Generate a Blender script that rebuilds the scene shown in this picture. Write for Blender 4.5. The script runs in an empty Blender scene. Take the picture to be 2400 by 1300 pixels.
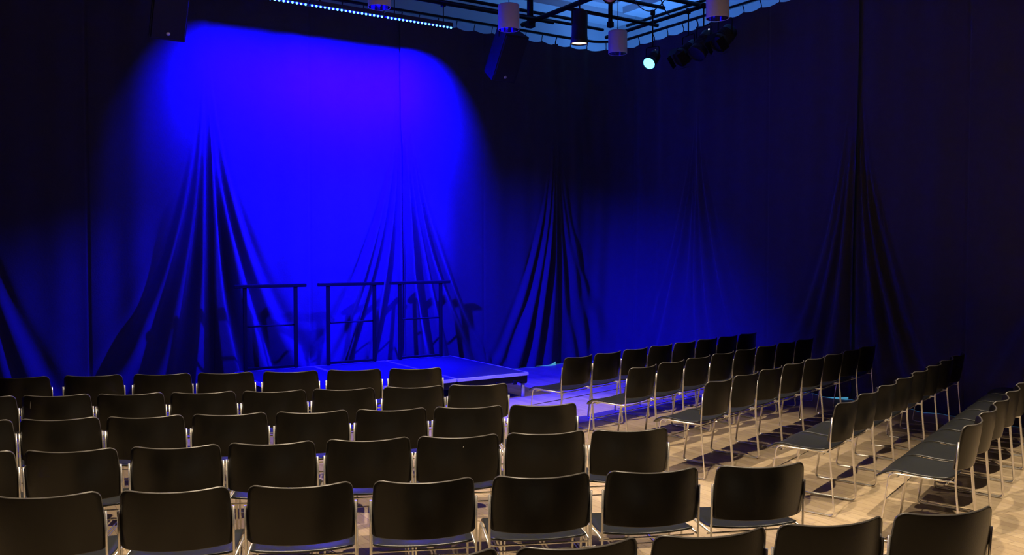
import bpy, bmesh, math, random
from mathutils import Vector, Matrix
from math import sin, cos, pi, radians as R, exp, sqrt

random.seed(7)
S = bpy.context.scene
COL = S.collection

# ------------------------------------------------------------------ camera
H = 1.79
cd = bpy.data.cameras.new('camera')
cd.sensor_width = 36.0
cd.lens = 2022.0 / 2400.0 * 36.0
cam = bpy.data.objects.new('camera', cd)
COL.objects.link(cam)
cam.location = (0, 0, H)
cam.rotation_euler = (R(90 - 1.898), 0, R(-33.1))
S.camera = cam

# ------------------------------------------------------------------ view + world
S.view_settings.view_transform = 'Standard'
S.view_settings.look = 'None'
S.view_settings.gamma = 1.0
S.view_settings.use_curve_mapping = False
S.view_settings.exposure = 0.0
w = bpy.data.worlds.new('world')
S.world = w
w.use_nodes = True
w.node_tree.nodes['Background'].inputs[0].default_value = (0.5, 0.45, 1.0, 1)
w.node_tree.nodes['Background'].inputs[1].default_value = 0.0015

# ------------------------------------------------------------------ lights of the room
BLUE = (0.004, 0.002, 1.0)


def light(name, kind, loc, target, energy, color, kwrot=None, **kw):
    d = bpy.data.lights.new(name, kind)
    d.energy = energy
    d.color = color
    for k, v in kw.items():
        setattr(d, k, v)
    o = bpy.data.objects.new(name, d)
    COL.objects.link(o)
    o.location = loc
    v = Vector(target) - Vector(loc)
    o.rotation_euler = kwrot or v.to_track_quat('-Z', 'Y').to_euler()
    return o


# three LED bars above the stage washing the curtain and the deck
for i in range(3):
    x = 3.13 + i * 0.98
    light('led_wash', 'AREA', (x, 9.98, 4.655), (x, 10.88, 3.75), (600, 1350, 1400)[i], (0.0022, 0, 1),
          shape='RECTANGLE', size=0.92, size_y=0.05, spread=R(78))
# the blue lantern on the right and its twin on the left, both on the stage
light('blue_spot', 'SPOT', (7.93, 8.85, 4.28), (3.9, 10.3, 0.9), 12000, BLUE,
      spot_size=R(46), spot_blend=0.6, shadow_soft_size=0.06)
light('blue_spot', 'SPOT', (0.2, 7.6, 4.6), (6.0, 9.7, 0.2), 22000, BLUE,
      spot_size=R(50), spot_blend=1.0, shadow_soft_size=0.08)
# warm house spots in the grid, pointing down at the seats
WARM = (1.0, 0.79, 0.53)
for loc, tgt, e, sz in [
        ((6.62, 8.62, 4.33), (6.5, 8.0, 0), 90, 50),
        ((4.6, 6.0, 4.9), (5.1, 6.1, 0), 1050, 62),
        ((4.9, 3.4, 4.9), (5.2, 3.6, 0), 650, 74),
        ((6.4, 1.6, 4.9), (6.6, 1.9, 0), 1300, 66),
        ((1.4, 5.6, 4.9), (1.6, 5.6, 0), 850, 70),
        ((1.6, 2.6, 4.9), (1.7, 3.2, 0), 1250, 90),
]:
    light('warm_spot', 'SPOT', loc, tgt, e, WARM, spot_size=R(sz), spot_blend=0.5, shadow_soft_size=0.05)
# daylight coming through the windows behind the drapes
DAY = (0.07, 0.30, 1.0)
light('window_daylight', 'AREA', (7.6, 11.45, 3.6), (7.6, 11.3, 5.4), 18, DAY, kwrot=(pi, 0, 0), shape='RECTANGLE', size=3.6, size_y=0.25)
light('window_daylight', 'AREA', (9.5, 9.3, 3.6), (9.4, 7.6, 5.4), 70, DAY, kwrot=(pi, 0, 0), shape='RECTANGLE', size=0.25, size_y=3.4)


light('window_daylight', 'AREA', (8.3, 11.5, 1.2), (8.3, 11.4, 0), 22, (0.10, 0.6, 1.0), shape='SQUARE', size=0.3)
light('window_daylight', 'AREA', (9.55, 6.4, 1.2), (9.5, 6.4, 0), 16, (0.10, 0.6, 1.0), shape='SQUARE', size=0.3)

# ------------------------------------------------------------------ materials
def mat(name, base=(0.8, 0.8, 0.8), rough=0.5, metal=0.0, spec=0.5, emit=None, estr=0.0, noise=None, bump=None,
        sheen=0.0):
    m = bpy.data.materials.new(name)
    m.use_nodes = True
    nt = m.node_tree
    b = nt.nodes['Principled BSDF']
    b.inputs['Base Color'].default_value = (*base, 1)
    b.inputs['Roughness'].default_value = rough
    b.inputs['Metallic'].default_value = metal
    b.inputs['Specular IOR Level'].default_value = spec
    if sheen:
        b.inputs['Sheen Weight'].default_value = sheen
        b.inputs['Sheen Roughness'].default_value = 0.5
    if emit:
        b.inputs['Emission Color'].default_value = (*emit, 1)
        b.inputs['Emission Strength'].default_value = estr
    tc = nt.nodes.new('ShaderNodeTexCoord')
    if noise:
        sc, amt = noise
        n = nt.nodes.new('ShaderNodeTexNoise')
        n.inputs['Scale'].default_value = sc
        n.inputs['Detail'].default_value = 6
        nt.links.new(tc.outputs['Object'], n.inputs['Vector'])
        mr = nt.nodes.new('ShaderNodeMapRange')
        mr.inputs[3].default_value = 1 - amt
        mr.inputs[4].default_value = 1 + amt
        nt.links.new(n.outputs['Fac'], mr.inputs[0])
        mx = nt.nodes.new('ShaderNodeVectorMath')
        mx.operation = 'SCALE'
        mx.inputs[0].default_value = base
        nt.links.new(mr.outputs[0], mx.inputs['Scale'])
        nt.links.new(mx.outputs[0], b.inputs['Base Color'])
    if bump:
        sc, st = bump
        n = nt.nodes.new('ShaderNodeTexNoise')
        n.inputs['Scale'].default_value = sc
        n.inputs['Detail'].default_value = 3
        nt.links.new(tc.outputs['Object'], n.inputs['Vector'])
        bp = nt.nodes.new('ShaderNodeBump')
        bp.inputs['Strength'].default_value = st
        bp.inputs['Distance'].default_value = 0.01
        nt.links.new(n.outputs['Fac'], bp.inputs['Height'])
        nt.links.new(bp.outputs['Normal'], b.inputs['Normal'])
    return m


M = {}
M['velour'] = mat('velour', (0.045, 0.040, 0.050), 0.85, spec=0.15, noise=(9, 0.12), bump=(60, 0.25), sheen=0.15)
M['shell'] = mat('chair_shell', (0.008, 0.0066, 0.0048), 0.30, spec=0.32, noise=(5, 0.12), bump=(220, 0.05))
M['seat'] = mat('chair_seat', (0.018, 0.020, 0.022), 0.33, spec=0.5, noise=(6, 0.12), bump=(220, 0.05))
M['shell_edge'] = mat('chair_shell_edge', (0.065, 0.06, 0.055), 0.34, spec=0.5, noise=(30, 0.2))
M['chrome'] = mat('chrome', (0.82, 0.79, 0.75), 0.25, metal=0.8, noise=(12, 0.05))
M['black_steel'] = mat('black_steel', (0.006, 0.006, 0.007), 0.45, spec=0.18, metal=0.0, noise=(8, 0.2))
M['alu'] = mat('aluminium', (0.66, 0.68, 0.70), 0.35, metal=0.35, noise=(20, 0.08))
M['deck'] = mat('stage_deck', (0.04, 0.04, 0.045), 0.6, noise=(14, 0.15), bump=(150, 0.1))
M['lamp_white'] = mat('lamp_white', (0.62, 0.58, 0.55), 0.5, noise=(6, 0.04))
M['reflector'] = mat('reflector', (0.75, 0.75, 0.78), 0.12, metal=1.0, noise=(10, 0.03))
M['cabinet'] = mat('cabinet_black', (0.006, 0.006, 0.007), 0.6, noise=(30, 0.2), bump=(200, 0.3))
M['badge'] = mat('badge_grey', (0.6, 0.6, 0.62), 0.3, metal=0.6, noise=(20, 0.05))
M['plaster'] = mat('plaster', (0.55, 0.53, 0.55), 0.8, noise=(2.5, 0.08), bump=(20, 0.1))
M['dark_wall'] = mat('dark_wall', (0.03, 0.03, 0.035), 0.8, noise=(3, 0.1))
M['cable'] = mat('cable_black', (0.015, 0.015, 0.018), 0.5, noise=(15, 0.1))
M['led'] = mat('led_point', (0.2, 0.5, 1.0), 0.3, emit=(0.09, 0.48, 1.0), estr=6)
M['led_case'] = mat('led_case', (0.03, 0.03, 0.035), 0.4, noise=(20, 0.1))
M['lens_blue'] = mat('lens_blue', (0.2, 0.5, 1.0), 0.2, emit=(0.10, 0.60, 1.0), estr=5)
M['lens_warm'] = mat('lens_warm', (1.0, 0.8, 0.5), 0.2, emit=(1.0, 0.66, 0.33), estr=2.6)
M['lens_off'] = mat('lens_off', (0.02, 0.02, 0.025), 0.3, spec=0.4, noise=(10, 0.1))
M['copper'] = mat('copper_reflector', (0.42, 0.24, 0.15), 0.35, metal=0.8, noise=(12, 0.3))
M['indicator'] = mat('indicator', (1, 1, 1), 0.3, emit=(0.8, 0.9, 1.0), estr=6)
M['daylight'] = mat('window_glass_bright', (0.3, 0.5, 0.9), 0.2, emit=(0.07, 0.34, 1.0), estr=5.0)
M['scratch'] = mat('scratch_pale', (0.35, 0.34, 0.32), 0.5, noise=(60, 0.3))


def floor_mat():
    m = bpy.data.materials.new('oak_planks')
    m.use_nodes = True
    nt = m.node_tree
    b = nt.nodes['Principled BSDF']
    tc = nt.nodes.new('ShaderNodeTexCoord')
    mp = nt.nodes.new('ShaderNodeMapping')
    mp.inputs['Rotation'].default_value = (0, 0, R(90))
    nt.links.new(tc.outputs['Object'], mp.inputs['Vector'])
    br = nt.nodes.new('ShaderNodeTexBrick')
    br.inputs['Scale'].default_value = 1.0
    br.inputs['Brick Width'].default_value = 0.9
    br.inputs['Row Height'].default_value = 0.085
    br.inputs['Mortar Size'].default_value = 0.0012
    br.inputs['Color1'].default_value = (0.44, 0.35, 0.235, 1)
    br.inputs['Color2'].default_value = (0.33, 0.25, 0.16, 1)
    br.inputs['Mortar'].default_value = (0.10, 0.06, 0.035, 1)
    br.offset = 0.37
    nt.links.new(mp.outputs[0], br.inputs['Vector'])
    mp2 = nt.nodes.new('ShaderNodeMapping')
    mp2.inputs['Scale'].default_value = (30, 1.6, 1)
    nt.links.new(tc.outputs['Object'], mp2.inputs['Vector'])
    n = nt.nodes.new('ShaderNodeTexNoise')
    n.inputs['Scale'].default_value = 2.2
    n.inputs['Detail'].default_value = 8
    nt.links.new(mp2.outputs[0], n.inputs['Vector'])
    mr = nt.nodes.new('ShaderNodeMapRange')
    mr.inputs[3].default_value = 0.72
    mr.inputs[4].default_value = 1.25
    nt.links.new(n.outputs['Fac'], mr.inputs[0])
    sc = nt.nodes.new('ShaderNodeVectorMath')
    sc.operation = 'SCALE'
    nt.links.new(br.outputs['Color'], sc.inputs[0])
    nt.links.new(mr.outputs[0], sc.inputs['Scale'])
    nt.links.new(sc.outputs[0], b.inputs['Base Color'])
    b.inputs['Roughness'].default_value = 0.42
    b.inputs['Specular IOR Level'].default_value = 0.4
    return m


M['floor'] = floor_mat()


# ------------------------------------------------------------------ mesh helpers
class MB:
    def __init__(s):
        s.v = []
        s.f = []
        s.sm = []

    def quadstrip(s, rings, closed=True, caps=True, smooth=True):
        base = len(s.v)
        n = len(rings[0])
        for r in rings:
            s.v.extend([tuple(p) for p in r])
        for i in range(len(rings) - 1):
            for j in range(n if closed else n - 1):
                a = base + i * n + j
                b_ = base + i * n + (j + 1) % n
                s.f.append((a, b_, b_ + n, a + n))
                s.sm.append(smooth)
        if caps and closed:
            s.f.append(tuple(base + j for j in reversed(range(n))))
            s.sm.append(False)
            k = base + (len(rings) - 1) * n
            s.f.append(tuple(k + j for j in range(n)))
            s.sm.append(False)
        return s

    def box(s, c, d, rot=None, bevel=0.0):
        """box with chamfered vertical/horizontal edges"""
        c = Vector(c)
        hx, hy, hz = [q / 2 for q in d]
        b_ = min(bevel, hx * .9, hy * .9, hz * .9)
        rings = []

        def ring(x, y, z, bb):
            if bb <= 0:
                return [(-x, -y, z), (x, -y, z), (x, y, z), (-x, y, z)]
            return [(-x + bb, -y, z), (x - bb, -y, z), (x, -y + bb, z), (x, y - bb, z),
                    (x - bb, y, z), (-x + bb, y, z), (-x, y - bb, z), (-x, -y + bb, z)]
        if b_ > 0:
            rings = [ring(hx - b_, hy - b_, -hz, b_ * .3), ring(hx, hy, -hz + b_, b_), ring(hx, hy, hz - b_, b_),
                     ring(hx - b_, hy - b_, hz, b_ * .3)]
        else:
            rings = [ring(hx, hy, -hz, 0), ring(hx, hy, hz, 0)]
        out = []
        for r in rings:
            rr = []
            for p in r:
                p = Vector(p)
                if rot is not None:
                    p = rot @ p
                rr.append(p + c)
            out.append(rr)
        s.quadstrip(out, smooth=False)
        return s

    def tube(s, pts, r, seg=8, caps=True):
        pts = [Vector(p) for p in pts]
        rings = []
        up = None
        for i, p in enumerate(pts):
            if i == 0:
                t = pts[1] - p
            elif i == len(pts) - 1:
                t = p - pts[i - 1]
            else:
                t = (pts[i + 1] - p).normalized() + (p - pts[i - 1]).normalized()
            t.normalize()
            if up is None:
                up = Vector((1, 0, 0)) if abs(t.x) < .9 else Vector((0, 0, 1))
            up = (up - t * up.dot(t)).normalized()
            sd = t.cross(up)
            rr = r[i] if isinstance(r, (list, tuple)) else r
            rings.append([p + (up * cos(2 * pi * k / seg) + sd * sin(2 * pi * k / seg)) * rr for k in range(seg)])
        s.quadstrip(rings, caps=caps)
        return s

    def lathe(s, prof, origin=(0, 0, 0), rot=None, seg=24, caps=True):
        """prof: list of (r, z)"""
        o = Vector(origin)
        rings = []
        for r, z in prof:
            ring = []
            for k in range(seg):
                p = Vector((max(r, 1e-4) * cos(2 * pi * k / seg), max(r, 1e-4) * sin(2 * pi * k / seg), z))
                if rot is not None:
                    p = rot @ p
                ring.append(p + o)
            rings.append(ring)
        s.quadstrip(rings, caps=caps)
        return s

    def build(s, name, m, parent=None, loc=None):
        me = bpy.data.meshes.new(name)
        me.from_pydata(s.v, [], s.f)
        me.polygons.foreach_set('use_smooth', s.sm)
        me.update()
        bm = bmesh.new()
        bm.from_mesh(me)
        bmesh.ops.recalc_face_normals(bm, faces=bm.faces)
        bm.to_mesh(me)
        bm.free()
        me.materials.append(m)
        o = bpy.data.objects.new(name, me)
        COL.objects.link(o)
        if parent:
            o.parent = parent
        if loc is not None:
            o.location = loc
        return o


def fillet(pts, rad=0.03, n=5):
    """round the inner corners of a polyline"""
    P = [Vector(p) for p in pts]
    out = [P[0]]
    for i in range(1, len(P) - 1):
        a = (P[i - 1] - P[i])
        b_ = (P[i + 1] - P[i])
        r = min(rad, a.length * .45, b_.length * .45)
        p0 = P[i] + a.normalized() * r
        p2 = P[i] + b_.normalized() * r
        for k in range(n + 1):
            t = k / n
            out.append(p0 * (1 - t) ** 2 + P[i] * 2 * t * (1 - t) + p2 * t * t)
    out.append(P[-1])
    return out


def thick(fn, nu, nv, t):
    """a curved sheet of thickness t with rounded rim; fn(u,v)->Vector, u in -1..1, v in 0..1"""
    mb = MB()
    e = 1e-3
    P, N = {}, {}
    for i in range(nu + 1):
        for j in range(nv + 1):
            u = -1 + 2 * i / nu
            v = j / nv
            p = fn(u, v)
            du = fn(min(1, u + e), v) - fn(max(-1, u - e), v)
            dv = fn(u, min(1, v + e)) - fn(u, max(0, v - e))
            P[i, j] = p
            N[i, j] = du.cross(dv).normalized()
    idx = {}
    for side in (1, -1):
        for i in range(nu + 1):
            for j in range(nv + 1):
                idx[side, i, j] = len(mb.v)
                mb.v.append(tuple(P[i, j] + N[i, j] * t / 2 * side))
    for side in (1, -1):
        for i in range(nu):
            for j in range(nv):
                q = [idx[side, i, j], idx[side, i + 1, j], idx[side, i + 1, j + 1], idx[side, i, j + 1]]
                mb.f.append(tuple(q if side == 1 else q[::-1]))
                mb.sm.append(True)
    rim = [(i, 0) for i in range(nu)] + [(nu, j) for j in range(nv)] + [(i, nv) for i in range(nu, 0, -1)] + \
          [(0, j) for j in range(nv, 0, -1)]
    cen = sum((P[k] for k in P), Vector()) / len(P)
    mid = []
    for k, (i, j) in enumerate(rim):
        a = P[rim[k - 1]]
        b_ = P[rim[(k + 1) % len(rim)]]
        tg = (b_ - a)
        o = tg.cross(N[i, j]).normalized()
        if o.dot(P[i, j] - cen) < 0:
            o = -o
        mid.append(len(mb.v))
        mb.v.append(tuple(P[i, j] + o * t * 0.45))
    n = len(rim)
    mb.rim_from = len(mb.f)
    for k in range(n):
        a, b_ = rim[k], rim[(k + 1) % n]
        for side in (1, -1):
            mb.f.append((idx[side, a[0], a[1]], idx[side, b_[0], b_[1]], mid[(k + 1) % n], mid[k]))
            mb.sm.append(True)
    return mb


def tag(o, label=None, cat=None, group=None, kind=None):
    if label:
        o['label'] = label
    if cat:
        o['category'] = cat
    if group:
        o['group'] = group
    if kind:
        o['kind'] = kind
    return o


def thing(name, label, cat, loc=(0, 0, 0), rz=0.0, group=None):
    o = bpy.data.objects.new(name, None)
    o.empty_display_size = 0.1
    COL.objects.link(o)
    o.location = loc
    o.rotation_euler = (0, 0, rz)
    return tag(o, label, cat, group)


def kids(o):
    return [c for c in bpy.data.objects if c.parent == o]


# ------------------------------------------------------------------ room shell
XL, XR, YF, YB, ZC = -4.2, 9.85, -3.2, 11.75, 5.86


def slab(name, c, d, m):
    return tag(MB().box(c, d).build(name, m), kind='structure')


slab('floor', ((XL + XR) / 2, (YF + YB) / 2, -0.05), (XR - XL + .4, YB - YF + .4, 0.1), M['floor'])
slab('wall_back', ((XL + XR) / 2, YB + .1, ZC / 2), (XR - XL + .4, 0.2, ZC), M['plaster'])
slab('wall_right', (XR + .1, (YF + YB) / 2, ZC / 2), (0.2, YB - YF, ZC), M['plaster'])
slab('wall_left', (XL - .1, (YF + YB) / 2, ZC / 2), (0.2, YB - YF, ZC), M['dark_wall'])
slab('wall_front', ((XL + XR) / 2, YF - .1, ZC / 2), (XR - XL + .4, 0.2, ZC), M['dark_wall'])
slab('ceiling', ((XL + XR) / 2, (YF + YB) / 2, ZC + .1), (XR - XL + .4, YB - YF + .4, 0.2), M['plaster'])
# stepped cornice under the ceiling along both walls
slab('trim_1', ((XL + XR) / 2, YB - .24, ZC - .10), (XR - XL, 0.48, 0.2), M['plaster'])
slab('trim_2', ((XL + XR) / 2, YB - .60, ZC - .045), (XR - XL, 0.24, 0.09), M['plaster'])
slab('trim_3', (XR - .24, (YF + YB - .72) / 2, ZC - .10), (0.48, YB - YF - .72, 0.2), M['plaster'])
slab('trim_4', (XR - .60, (YF + YB - .72) / 2, ZC - .045), (0.24, YB - YF - .72, 0.09), M['plaster'])
# ribbed ceiling panel
mb = MB()
for i in range(22):
    mb.box((6.4, 9.9 - i * .06, ZC - .02), (2.6, .022, .04))
tag(mb.build('trim_5', M['plaster']), kind='structure')
# windows behind the drapes
for n, c, d in ((1, (7.6, YB - .02, 2.2), (3.8, .04, 2.6)), (2, (XR - .02, 7.6, 2.2), (.04, 5.0, 2.6))):
    wn = tag(MB().box(c, d).build('window_%d' % n, M['daylight']), kind='structure')
    fr = MB()
    along = 0 if d[0] > d[1] else 1
    L = d[along]
    for k in range(5):
        p = list(c)
        p[along] += -L / 2 + L * k / 4
        p[1 - along] -= .04
        dd = [.05, .05, d[2] + .1]
        fr.box(p, dd)
    for zz in (-d[2] / 2, 0, d[2] / 2):
        p = list(c)
        p[2] += zz
        p[1 - along] -= .04
        dd = [.05, .05, .05]
        dd[along] = L + .05
        fr.box(p, dd)
    fr.build('window_frame', M['plaster'], wn)

# ------------------------------------------------------------------ drapes
# path of the hanging line: along the back, round the corner, along the right side
CY, CX, CR = 10.87, 8.97, 0.55
S_BACK = (CX - CR)                 # s = x on the back stretch
S_ARC = S_BACK + CR * pi / 2


def path(s):
    if s <= S_BACK:
        return Vector((s, CY, 0)), Vector((0, -1, 0))
    if s <= S_ARC:
        a = (s - S_BACK) / CR
        return Vector((S_BACK + CR * sin(a), CY - CR + CR * cos(a), 0)), Vector((-sin(a), -cos(a), 0))
    return Vector((CX, CY - CR - (s - S_ARC), 0)), Vector((-1, 0, 0))


def s_of_y(y):
    return S_ARC + (CY - CR) - y


ZT = 4.95
splits = [0.01, 2.64, 5.27, 7.89, s_of_y(8.92), s_of_y(6.34), s_of_y(3.7)]
rnd = random.Random(3)
# per split side: strength, reach, number of folds, apex height, phase
fans = {}
spec = {0: (.4, .4), 1: (1.0, 1.25), 2: (1.25, .95), 3: (1.0, .55), 4: (.55, .55), 5: (.6, .5), 6: (.4, .4)}
for i, s0 in enumerate(splits):
    for side in (-1, 1):
        st = spec[i][0 if side < 0 else 1]
        fans[i, side] = (st, rnd.uniform(.95, 1.2), rnd.choice([2.6, 3.1, 3.5]), rnd.uniform(3.9, 4.3), rnd.uniform(0, .4))
folds = {}
for key in fans:
    L_ = []
    q0 = rnd.uniform(.14, .24)
    while q0 < 1.15:
        wd = rnd.uniform(.085, .16)
        L_.append((q0, wd, rnd.uniform(.5, 1.15) * (1 if q0 < .9 else .6), rnd.choice([0, 0, .5, 1.0])))
        q0 += wd * rnd.uniform(2.3, 3.2)
    folds[key] = L_
ripples = [(rnd.uniform(.35, 1.1), rnd.uniform(0, 6.28), rnd.uniform(.2, 1)) for _ in range(7)]


def disp(s, z):
    d = 0.0
    zz = (ZT - z) / ZT
    # long soft vertical ripples
    for lam, ph, a in ripples:
        d += 0.0045 * a * sin(2 * pi * s / lam + ph + 0.25 * sin(z * 1.3 + ph * 3))
    c_ = exp(-((s - 8.6) / 1.1) ** 2)
    if c_ > .02:
        d += c_ * .013 * (sin(s * 15.3 + sin(z * .9)) + .7 * sin(s * 26.1 + 1.3 * sin(z * 1.4 + 1)))
    # swags fanning out of every split
    for i, s0 in enumerate(splits):
        r = s - s0
        if abs(r) > 1.7:
            continue
        side = 1 if r > 0 else -1
        st, reach, nf, za, ph = fans[i, side]
        t = za - z
        if t <= 0:
            continue
        R_ = 0.05 + reach * (0.35 * (t / 4.2) ** 1.2 + 0.75 * (t / 4.2) ** 2.4)
        q = abs(r) / R_
        if q < 1.5:
            amp = st * 0.12 * min(1.0, (t / 2.4)) ** 0.9
            near = min(1, abs(r) / 0.03)
            w_ = 0.0
            for qc, qw, qa, qt in folds[i, side]:
                k = min(1.0, max(0.0, (t - qt) / .8))
                if k <= 0:
                    continue
                e_ = (q - qc - .03 * sin(z * 2.1 + qc * 9)) / qw
                w_ += qa * k * (exp(-e_ * e_) - .55 * exp(-((e_ - 1.5) / .8) ** 2))
            d += amp * near * w_
            d += st * 0.05 * max(0.0, 1 - (q / 1.5) ** 2) * (t / 4.2)
    # panels belly out a little towards the floor
    d += 0.03 * zz * (0.5 + 0.5 * sin(s * 2.39 + 1.0))
    return max(-.09, min(.20, d))


def drape(name, s0, s1, label, flare0=0.0, flare1=0.0, lay=0):
    nu = max(30, int((s1 - s0) / 0.016))
    nz = 90
    sm = (s0 + s1) / 2
    ntie = max(3, round((s1 - s0) / .31))
    mb = MB()
    grid = []
    for j in range(nz + 1):
        v = j / nz
        row = []
        for i in range(nu + 1):
            u = i / nu
            s = s0 + (s1 - s0) * u
            tie = abs(sin(pi * u * ntie))
            ztop = ZT - 0.026 * tie
            zb = 0.003
            # hem lifted where the cloth is pulled away from the split
            zb += flare1 * max(0, (u - .86) / .14) ** 1.5 + flare0 * max(0, (.10 - u) / .1) ** 2
            z = zb + (ztop - zb) * (v ** 1.0)
            low = (1 - v) ** 2
            ss = s - (.16 * flare1 * 10 * low * max(0, (u - .7) / .3)) * .12 + (
                flare0 * 10 * low * max(0, (.3 - u) / .3)) * .02
            p, n = path(ss)
            d = disp(s, z) + .017 * lay
            d -= 0.012 * exp(-((s - sm) / .010) ** 2)
            q = p + n * d
            q.z = z
            row.append(q)
        grid.append(row)
    off = 0.006
    for layer in (0, 1):
        base = len(mb.v)
        for j in range(nz + 1):
            for i in range(nu + 1):
                q = grid[j][i]
                s = s0 + (s1 - s0) * i / nu
                n = path(s)[1]
                mb.v.append(tuple(q - n * off * layer))
        for j in range(nz):
            for i in range(nu):
                a = base + j * (nu + 1) + i
                mb.f.append((a, a + 1, a + nu + 2, a + nu + 1))
                mb.sm.append(True)
    o = mb.build(name, M['velour'])
    o.cycles.shadow_terminator_geometry_offset = 0.0
    tag(o, label, 'curtain', 'dark velour drapes round the room')
    # ties to the track
    for k in range(ntie + 1):
        u = min(max(k / ntie, .012), .988)
        s = s0 + (s1 - s0) * u
        p, n = path(s)
        d = disp(s, ZT)
        a = p + n * d
        b_ = p + n * .03
        t = MB().tube([(a.x, a.y, ZT - .02), (a.x, a.y, ZT + .03), (b_.x, b_.y, 5.045)], [.009, .006, .008], 6)
        t.build('tie', M['cable'], o)
    return o


names = ['black velour drape at the far left of the back wall',
         'blue-lit velour drape left of the stage, behind the left speaker',
         'brightest blue velour drape, directly behind the stage railings',
         'velour drape right of the stage, behind the right speaker',
         'velour drape wrapping the room corner behind the farthest chairs',
         'dim blue velour drape on the right wall behind the blue spotlight',
         'nearly black velour drape nearest the camera on the right wall',
         'darkest velour drape at the right edge of the picture']
edges = [-3.9] + splits + [s_of_y(-3.0)]
# the outermost left piece and the piece past the last split stay hidden or nearly hidden
for i in range(len(edges) - 1):
    a, b_ = edges[i], edges[i + 1]
    if b_ - a > 3.2 and i == len(edges) - 2:
        b_ = a + 2.6
    fl1 = 0.07 if i == 3 else (0.035 if i in (5,) else 0.0)
    drape('drape', a - .03, b_ + .03, names[i], 0.0, fl1, i % 2 * 2 - 1)

# curtain track following the same line
pts = []
s = -3.9
while s < s_of_y(.6):
    p, n = path(s)
    pts.append((p.x + n.x * .03, p.y + n.y * .03, 5.06))
    s += .12 if S_BACK - .2 < s < S_ARC + .2 else .5
o = MB().tube(pts, .022, 8).build('curtain_track', M['black_steel'])
tag(o, 'black steel curtain track running above all the drapes', 'curtain track')


# ------------------------------------------------------------------ stage
def platform(x, label):
    t = thing('stage_platform', label, 'stage', (x, 9.575, 0), 0, 'stage platforms')
    MB().box((0, 0, .288), (.962, 1.912, .02)).build('deck', M['deck'], t)
    tr = MB()
    for sy in (-1, 1):
        tr.box((0, sy * .963, .281), (.988, .024, .038), bevel=.004)
    for sx in (-1, 1):
        tr.box((sx * .4875, 0, .281), (.0245, 1.902, .038), bevel=.004)
    tr.build('edge_trim', M['alu'], t)
    fr = MB()
    for sy in (-1, 1):
        fr.box((0, sy * .945, .222), (.96, .035, .075))
        for hx in (-.3, 0.06, .3):
            fr.box((hx, sy * .965, .19), (.05, .02, .05), bevel=.004)
    for sx in (-1, 1):
        fr.box((sx * .468, 0, .222), (.035, 1.86, .075))
    fr.build('frame', M['black_steel'], t)
    for sx in (-1, 1):
        for sy in (-1, 1):
            sock = MB().box((sx * .445, sy * .92, .215), (.075, .075, .10), bevel=.006).build('leg_socket', M['black_steel'], t)
            MB().tube([(sx * .445, sy * .92, .004), (sx * .445, sy * .92, .17)], .023, 14).build('leg', M['alu'], t)
    return t


for x, l in ((3.355, 'left stage platform, partly hidden behind the front row of chairs'),
             (4.355, 'middle stage platform between the other two, under the middle railing'),
             (5.355, 'right stage platform with its bare corner leg on the floor')):
    platform(x, l)


def railing(x, label, wpost, wtop, dx=0.0):
    t = thing('guard_railing', label, 'railing', (x, 10.50, .30), 0, 'black railings on the stage')
    for sx in (-1, 1):
        MB().box((sx * wpost / 2, 0, .51), (.042, .042, 1.01), bevel=.004).build('post', M['black_steel'], t)
    MB().box((dx, 0, 1.035), (wtop, .065, .042), bevel=.006).build('top_rail', M['black_steel'], t)
    MB().tube([(-wpost / 2, 0, .545), (wpost / 2, 0, .545)], .011, 10).build('middle_rail', M['black_steel'], t)
    MB().box((0, 0, .03), (wpost - .04, .03, .03), bevel=.004).build('bottom_rail', M['black_steel'], t)
    return t


railing(3.30, 'black steel stage railing furthest left', .63, .90)
railing(4.36, 'black steel stage railing between the other two', .64, .90)
railing(5.36, 'black steel stage railing at the right rear of the stage', .62, .90)

# ------------------------------------------------------------------ LED bars
for i in range(1, 4):
    x = 2.15 + i * .98
    t = thing('led_bar', ['',
                          'leftmost blue-lit LED bar, running out of the top of the picture',
                          'middle blue-lit LED bar above the stage, between the other two',
                          'rightmost blue-lit LED bar of the line above the stage'][i], 'stage light',
              (x, 9.98, 4.70), 0, 'LED bars above the stage')
    MB().box((0, 0, .012), (.955, .075, .055), bevel=.006).build('housing', M['led_case'], t)
    for k in range(18):
        px = -.45 + k * (.90 / 17)
        MB().lathe([(.0125, -.0), (.0135, -.010), (.009, -.019), (.001, -.022)], (px, -.022, -.017), None, 8).build(
            'led_lens', M['led'], t)
    br = MB()
    for sx in (-.35, .35):
        br.tube([(sx, 0, .04), (sx, 0, .24)], .008, 6)
        br.box((sx, 0, .26), (.05, .07, .05), bevel=.006)
    br.build('bracket', M['black_steel'], t)


# ------------------------------------------------------------------ pipes of the lighting grid
def pipe(label, a, b, r=.024, hang=()):
    t = MB().tube([a, b], r, 12).build('grid_pipe', M['black_steel'])
    tag(t, label, 'pipe', 'black pipes of the lighting grid')
    for h in hang:
        p = Vector(a).lerp(Vector(b), h)
        MB().tube([(p.x, p.y, p.z), (p.x, p.y, ZC - .01)], .016, 8).build('hanger', M['black_steel'], t)
    return t


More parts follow.
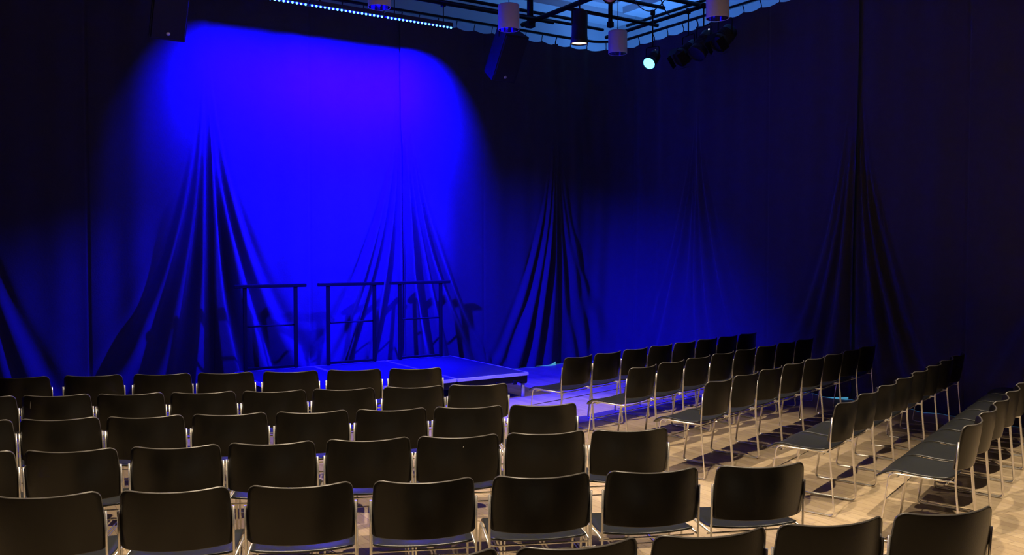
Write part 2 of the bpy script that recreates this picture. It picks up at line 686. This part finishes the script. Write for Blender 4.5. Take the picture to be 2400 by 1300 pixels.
PIPES = [
    ('pipe along the top of the back drapes, over the LED bars', (1.0, 9.98, 4.98), (7.2, 9.98, 4.98), .024),
    ('upper pipe just behind the LED bars, parallel to the back wall', (2.0, 10.42, 5.22), (8.1, 10.42, 5.22), .024),
    ('lower pipe close in front of the back drape track', (2.0, 10.22, 5.08), (8.3, 10.22, 5.08), .022),
    ('thick slanting pipe rising from the drape top to the picture edge', (6.99, 10.45, 5.02), (6.99, 4.0, 5.02), .034),
    ('cross pipe holding the black downlight', (5.9, 8.95, 5.12), (8.35, 8.95, 5.12), .026),
    ('cross pipe with cables looping over it, ending at the right drapes', (7.1, 8.45, 5.07), (8.55, 8.45, 5.07), .03),
    ('pipe nearest the room corner, reaching the right drapes', (7.0, 9.35, 5.0), (8.6, 9.35, 5.0), .026),
    ('pipe beside the right drapes carrying the black lanterns', (8.42, 10.3, 5.0), (8.42, 3.0, 5.0), .026),
    ('upper pipe close above the right drape track', (8.75, 10.2, 5.20), (8.75, 2.5, 5.20), .022),
]
for n, a, b_, r in PIPES:
    pipe('black ' + n, a, b_, r)
for lab, x, y, z0, r in [('black vertical pipe where the thick slanting pipe starts', 6.99, 10.25, 4.95, .045),
                         ('black vertical pipe directly above the middle white pendant', 7.72, 9.35, 4.86, .03)]:
    t = MB().tube([(x, y, z0), (x, y, ZC - .005)], r, 12).build('vertical_pipe', M['black_steel'])
    tag(t, lab, 'pipe', 'black pipes of the lighting grid')
    MB().box((x, y, z0 + .03), (r * 2.6, r * 2.6, .08), bevel=.01).build('clamp', M['black_steel'], t)
# short thick tube
t = MB().tube([(6.55, 9.2, 5.33), (7.4, 9.2, 5.33)], .045, 14).build('duct_tube', M['black_steel'])
tag(t, 'short thick black tube above the slanting pipe', 'pipe')

# cables looping between the pipes
for lab, a, b_, sag in [('long black cable drooping in the deepest loop by the cross pipe', (7.3, 8.5, 5.10), (7.95, 8.5, 5.08), .22),
                        ('black cable in a shallow loop left of the deepest one', (7.05, 8.4, 5.14), (7.75, 8.5, 5.10), .10),
                        ('black cable running slack towards the right drapes', (7.8, 8.45, 5.10), (8.42, 8.9, 5.02), .07)]:
    P = []
    for k in range(15):
        u = k / 14
        p = Vector(a).lerp(Vector(b_), u)
        p.z -= sag * 4 * u * (1 - u)
        P.append(p)
    tag(MB().tube(P, .007, 6).build('cable', M['cable']), lab, 'cable', 'cables on the lighting grid')

# ------------------------------------------------------------------ pendant lamps
for x, y, zb, lab in [
    (4.10, 9.02, 4.50, 'white cylinder pendant cut off by the picture top, above the LED bars'),
    (5.73, 8.86, 4.44, 'white cylinder pendant near the right speaker'),
    (7.66, 9.12, 4.44, 'farthest white cylinder pendant, in front of the room corner'),
    (7.24, 6.90, 4.36, 'white cylinder pendant at the picture top above the black lanterns')]:
    t = thing('pendant_lamp', lab, 'pendant lamp', (x, y, zb), 0, 'white cylinder pendants')
    r = .128
    MB().lathe([(.0, .30), (r * .97, .30), (r, .29), (r, .004), (r - .003, 0), (r - .008, .004)], seg=36, caps=False).build('shade', M['lamp_white'], t)
    MB().lathe([(r - .009, .003), (r - .012, .05), (r * .8, .13), (r * .45, .20), (.03, .225), (0, .225)], seg=36,
               caps=False).build('reflector', M['reflector'], t)
    MB().lathe([(.0, .13), (.02, .14), (.026, .165), (.018, .20), (.012, .225)], seg=16).build('bulb', M['lamp_white'], t)
    MB().tube([(0, 0, .30), (0, 0, ZC - zb - .005)], .005, 6).build('cable', M['cable'], t)


# ------------------------------------------------------------------ lanterns
def aim_matrix(direction):
    return Vector(direction).normalized().to_track_quat('-Z', 'Y').to_matrix()


def lantern(label, loc, direction, rad=.10, length=.28, lens='lens_off', top=5.0, ribs=True, name='stage_lantern',
            shell='cabinet', group='black lanterns in the lighting grid', doors=False,
            indicator=False):
    t = thing(name, label, 'stage light', loc, 0, group)
    m = aim_matrix(direction)
    prof = [(rad * .55, length), (rad * .9, length * .93), (rad * .92, length * .7)]
    if ribs:
        for k in range(6):
            z = length * (.66 - .07 * k)
            prof += [(rad * 1.0, z), (rad * 1.0, z - .008), (rad * .9, z - .009)]
    prof += [(rad * .95, length * .2), (rad * 1.02, 0.03), (rad * 1.05, -.02), (rad * .98, -.02), (rad * .96, 0.0)]
    MB().lathe(prof, (0, 0, 0), m, 24, caps=False).build('body', M[shell], t)
    MB().lathe([(rad * .97, -.002), (rad * .8, -.008), (rad * .4, -.014), (0, -.016)], (0, 0, 0), m, 24, caps=False).build(
        'lens', M[lens], t)
    # yoke: a U around the body up to the clamp
    cen = m @ Vector((0, 0, length * .5))
    side = m @ Vector((1, 0, 0))
    side.z = 0
    if side.length < .2:
        side = Vector((1, 0, 0))
    side.normalize()
    up = Vector((0, 0, 1))
    hy = min(rad * 1.9, top - loc[2] - cen.z - .05)
    P = fillet([cen + side * rad * 1.12, cen + side * rad * 1.12 + up * hy, cen - side * rad * 1.12 + up * hy,
                cen - side * rad * 1.12], .03, 4)
    MB().tube(P, .009, 6).build('yoke', M['black_steel'], t)
    cl = MB()
    topv = cen + up * hy
    ztop = top - loc[2]
    cl.tube([topv, (topv.x, topv.y, max(ztop - .03, topv.z + .01))], .010, 6)
    cl.box((topv.x, topv.y, ztop - .0), (.06, .05, .075), bevel=.01)
    cl.build('clamp', M['black_steel'], t)
    if indicator:
        q = m @ Vector((0, 0, length * .9)) + Vector((0, 0, rad * .8))
        MB().lathe([(.0, -.010), (.008, -.005), (.008, .005), (0, .010)], q, None, 8).build('indicator_light', M['indicator'], t)
    if doors:
        for k in range(4):
            a = k * pi / 2
            rot = m @ Matrix.Rotation(a, 3, 'Z')
            c = rot @ Vector((0, rad * 1.12, -.06))
            MB().box(c, (rad * 1.5, .004, .11), rot @ Matrix.Rotation(R(-22), 3, 'X')).build('barn_door', M['black_steel'], t)
    return t


lantern('round stage lantern shining bright blue near the room corner', (7.98, 8.84, 4.30), (-3.3, -1.4, -2.6), .085, .26,
        'lens_blue', 5.0, indicator=True)
lantern('dark lantern immediately right of the lit blue one', (8.30, 8.58, 4.36), (-2.4, .3, -1.8), .115, .33, 'lens_off', 5.0, doors=True)
lantern('dark lantern second to the right of the lit blue one', (8.30, 8.27, 4.36), (-2.0, .1, -2.4), .12, .36, 'lens_off', 5.0, indicator=True)
lantern('dark lantern furthest right on the pipe by the right drapes', (8.36, 7.95, 4.44), (-1.8, .1, -1.6), .115, .30, 'lens_off', 5.0,
        doors=True)
lantern('tall black cylindrical downlight with a warm glowing opening', (6.62, 8.62, 4.36), (0, 0.02, -1), .105, .40, 'lens_warm', 5.1,
        ribs=False, name='downlight', group='black downlight')
lantern('tilted lantern with a copper coloured inside at the top edge', (7.05, 8.55, 4.98), (-.8, -.9, -.8), .09, .22, 'copper', 5.35,
        group='tilted copper lantern')
# ------------------------------------------------------------------ speakers
def speaker(label, loc, tilt, top):
    t = thing('loudspeaker', label, 'loudspeaker', loc, 0, 'black loudspeakers flown over the stage sides')
    rot = Matrix.Rotation(R(tilt), 3, 'X')

    def wv(p):
        return rot @ Vector(p)
    W_, D_, H_ = .37, .34, .66
    # trapezoid cabinet: narrower at the back
    rings = []
    for z in (-H_ / 2, -H_ / 2 + .012, H_ / 2 - .012, H_ / 2):
        k = .97 if abs(z) > H_ / 2 - .005 else 1
        rings.append([wv(p) for p in ((-W_ / 2 * k, -D_ / 2, z), (W_ / 2 * k, -D_ / 2, z), (W_ / 2 * .7 * k, D_ / 2, z),
                                      (-W_ / 2 * .7 * k, D_ / 2, z))])
    MB().quadstrip(rings, smooth=False).build('cabinet', M['cabinet'], t)
    MB().box(wv((0, -D_ / 2 - .008, 0)), (W_ * .94, .016, H_ * .95), rot, bevel=.006).build('grille', M['cabinet'], t)
    rr = rot @ Matrix.Rotation(R(90), 3, 'X')
    MB().lathe([(.0, 0), (.022, 0), (.022, .004), (.016, .007), (0, .007)], wv((0, -D_ / 2 - .016, -H_ * .38)), rr, 20).build(
        'badge', M['badge'], t)
    br = MB()
    for sx in (-1, 1):
        a = wv((sx * W_ * .42, .02, .22))
        br.tube(fillet([a, (a.x, a.y, top - loc[2] - .1), (0, a.y, top - loc[2] - .1)], .04), .010, 6)
    yy = 9.98 - loc[1]
    br.tube(fillet([(0, a.y, top - loc[2] - .1), (0, yy, top - loc[2] - .1), (0, yy, top - loc[2] - .015)], .02), .012, 6)
    br.box((0, yy, top - loc[2]), (.06, .07, .07), bevel=.01)
    br.build('bracket', M['black_steel'], t)
    return t


speaker('black loudspeaker tilted down in front of the drapes, left of the stage', (2.02, 9.91, 4.42), 33, 4.98)
speaker('black loudspeaker tilted down below a white pendant, right of the stage', (6.34, 9.91, 4.42), 33, 4.98)


# ------------------------------------------------------------------ chairs
WF = .2275


def build_chair():
    t = thing('stacking_chair', '', 'chair')

    def back(u, v):
        zt, zb = .765, .498
        z = zb + (zt - zb) * v
        r = .034
        dx = 0
        if z > zt - r:
            dx = r - sqrt(max(0, r * r - (z - (zt - r)) ** 2))
        rb = .022
        if z < zb + rb:
            dx = rb - sqrt(max(0, rb * rb - ((zb + rb) - z) ** 2))
        hw = .208 + .0145 * min(1, (1 - v) * 1.5) ** .8
        x = u * (hw - dx)
        un = x / .2225
        y = -.222 + .040 * (1 - v) ** 1.3 - .066 * (1 - abs(un) ** 2.2)
        return Vector((x, y, z - .012 * (1 - un * un) * (.4 + .6 * v)))

    # distribute v so corners are finely sampled
    def back2(u, v):
        vv = v
        if v < .25:
            vv = .09 * (1 - cos(v / .25 * pi / 2))
        elif v > .7:
            vv = .82 + .18 * sin((v - .7) / .3 * pi / 2)
        else:
            vv = .09 + (v - .25) / .45 * .73
        return back(u, vv)
    pb = thick(back2, 22, 18, .0105)
    bo = pb.build('backrest', M['shell'], t)
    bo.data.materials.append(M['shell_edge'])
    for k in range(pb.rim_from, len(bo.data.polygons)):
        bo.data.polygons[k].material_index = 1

    def seat(u, v):
        y = -.175 + .43 * v
        r = .05
        dx = 0
        if y > .255 - r:
            dx = r - sqrt(max(0, r * r - (y - (.255 - r)) ** 2))
        if y < -.175 + .03:
            dx = .03 - sqrt(max(0, .0009 - ((-.145) - y) ** 2))
        x = u * (.216 - dx * .9)
        un = x / .216
        z = .424 + .016 * abs(un) ** 2.2 * (1 - v * .6)
        z += .012 * max(0, (.2 - v) / .2) ** 2
        z += .010 * sin(pi * min(1, v * 1.1)) * 0
        if v > .72:
            z -= .045 * ((v - .72) / .28) ** 2
        z += .012 * exp(-((v - .7) / .2) ** 2)
        return Vector((x, y, z))

    def seat2(u, v):
        vv = v
        if v < .15:
            vv = .07 * (1 - cos(v / .15 * pi / 2))
        elif v > .8:
            vv = .86 + .14 * sin((v - .8) / .2 * pi / 2)
        else:
            vv = .07 + (v - .15) / .65 * .79
        return seat(u, vv)
    thick(seat2, 14, 18, .011).build('seat', M['seat'], t)
    for sx in (-1, 1):
        x = sx * WF
        loop = [(x, -.214, .668), (x, -.206, .55), (x, -.200, .43), (x, -.236, .0065), (x, .222, .0065),
                (x, .163, .428), (x, -.197, .428)]
        pts = [Vector(loop[0]), Vector(loop[1])] + fillet(loop[1:], .035, 5)[1:]
        MB().tube(pts, .0056, 8).build('side_frame', M['chrome'], t)
    br = MB()
    br.tube([(-WF, -.15, .409), (WF, -.15, .409)], .0048, 6)
    br.build('rear_crossbar', M['chrome'], t)
    MB().tube([(-WF, .12, .409), (WF, .12, .409)], .0048, 6).build('front_crossbar', M['chrome'], t)
    MB().tube([(-WF, .187, .26), (WF, .187, .26)], .0042, 6).build('stretcher', M['chrome'], t)
    return t


proto = build_chair()
proto_kids = kids(proto)
used = [False]


def place(x, y, yaw, label, group, sx=1.0):
    """x,y: middle of the line between the backrest's upper corners"""
    if not used[0]:
        t, ks = proto, proto_kids
        used[0] = True
    else:
        t = proto.copy()
        COL.objects.link(t)
        ks = []
        for c in proto_kids:
            k = c.copy()
            COL.objects.link(k)
            k.parent = t
            ks.append(k)
    d = Vector((-sin(yaw), cos(yaw)))
    t.location = (x + d.x * .222, y + d.y * .222, 0)
    t.rotation_euler = (0, 0, yaw)
    t.scale = (sx, 1, 1)
    t['label'] = label
    t['category'] = 'chair'
    t['group'] = group
    return t


ORD = ['first', 'second', 'third', 'fourth', 'fifth', 'sixth', 'seventh', 'eighth', 'ninth']
ROWN = ['front', 'second', 'third', 'fourth', 'fifth', 'sixth']
left = [
    [(0.46, 7.98), (0.97, 7.76), (1.46, 7.54), (1.92, 7.33), (2.40, 7.11), (2.89, 6.91), (3.37, 6.70)],
    [(0.17, 7.06), (0.62, 6.86), (1.07, 6.64), (1.52, 6.42), (1.97, 6.20), (2.43, 6.01), (2.91, 5.82), (3.37, 5.64)],
    [(0.10, 6.10), (0.55, 5.90), (1.00, 5.69), (1.46, 5.49), (1.92, 5.28), (2.38, 5.08), (2.84, 4.88), (3.30, 4.68)],
    [(0.06, 5.17), (0.51, 4.95), (0.98, 4.74), (1.43, 4.55), (1.90, 4.35), (2.35, 4.15), (2.81, 3.96), (3.26, 3.76)],
    [(0.32, 4.11), (0.80, 3.89), (1.28, 3.67), (1.77, 3.44), (2.26, 3.22), (2.75, 3.01), (3.25, 2.80)],
    [(1.36, 2.58), (1.84, 2.40), (2.32, 2.23), (2.80, 2.07), (3.29, 1.91)],
]
jit = random.Random(11)
chair_at = {}
for r, row in enumerate(left):
    n = len(row)
    for i, (x, y) in enumerate(row):
        k = n - 1 - i
        pos = 'at the aisle end' if k == 0 else ORD[k] + ' from the aisle'
        lab = 'black chair, %s in the %s row of the left block' % (pos, ROWN[r])
        if i == 0 and r < 5:
            lab = 'black chair cut off by the left picture edge in the %s row' % ROWN[r]
        yaw = R((-24.0 if r < 5 else -19.0) + jit.uniform(-1.2, 1.2))
        chair_at[r, i] = place(x, y, yaw, lab, 'black chairs of the left seating block', 1.045)
right = [
    (4.83, 6.54, 12.3, .458, 8, .975),
    (4.88, 5.67, 13.2, .457, 8, .975),
    (4.85, 4.74, 15.0, .464, 8, .985),
    (4.90, 3.61, 17.9, .472, 8, 1.0),
    (4.88, 2.74, 19.0, .504, 8, 1.03),
]
for r, (x, y, ang, pitch, n, sx) in enumerate(right):
    a = R(ang)
    for i in range(n):
        px = x + cos(a) * pitch * (i + .5)
        py = y + sin(a) * pitch * (i + .5)
        pos = 'at the aisle end' if i == 0 else ORD[i] + ' from the aisle'
        lab = 'black chair, %s in the %s row of the right block' % (pos, ROWN[r])
        place(px, py, a, lab, 'black chairs of the right seating block', sx)

# pale scratches on two backrests
for key, pl, ang in (((1, 1), (-.155, .0, .695), 1.2), ((3, 5), (.02, .0, .715), .6)):
    t = chair_at[key]
    mb = MB()
    x0, _, z0 = pl
    P = []
    for k in range(5):
        L = (.035 if key == (1, 1) else .010) * (k / 4 - .5) * 2
        x = x0 + L * cos(ang) * .25
        z = z0 + L * sin(ang)
        v = (z - .512) / .253
        un = x / .2225
        y = -.222 + .040 * (1 - v) ** 1.3 - .066 * (1 - abs(un) ** 2.2) - .0052
        P.append((x, y, z - .012 * (1 - un * un) * (.4 + .6 * v)))
    mb.tube(P, [.0006, .002, .0025, .002, .0006], 6).build('scratch', M['scratch'], t)
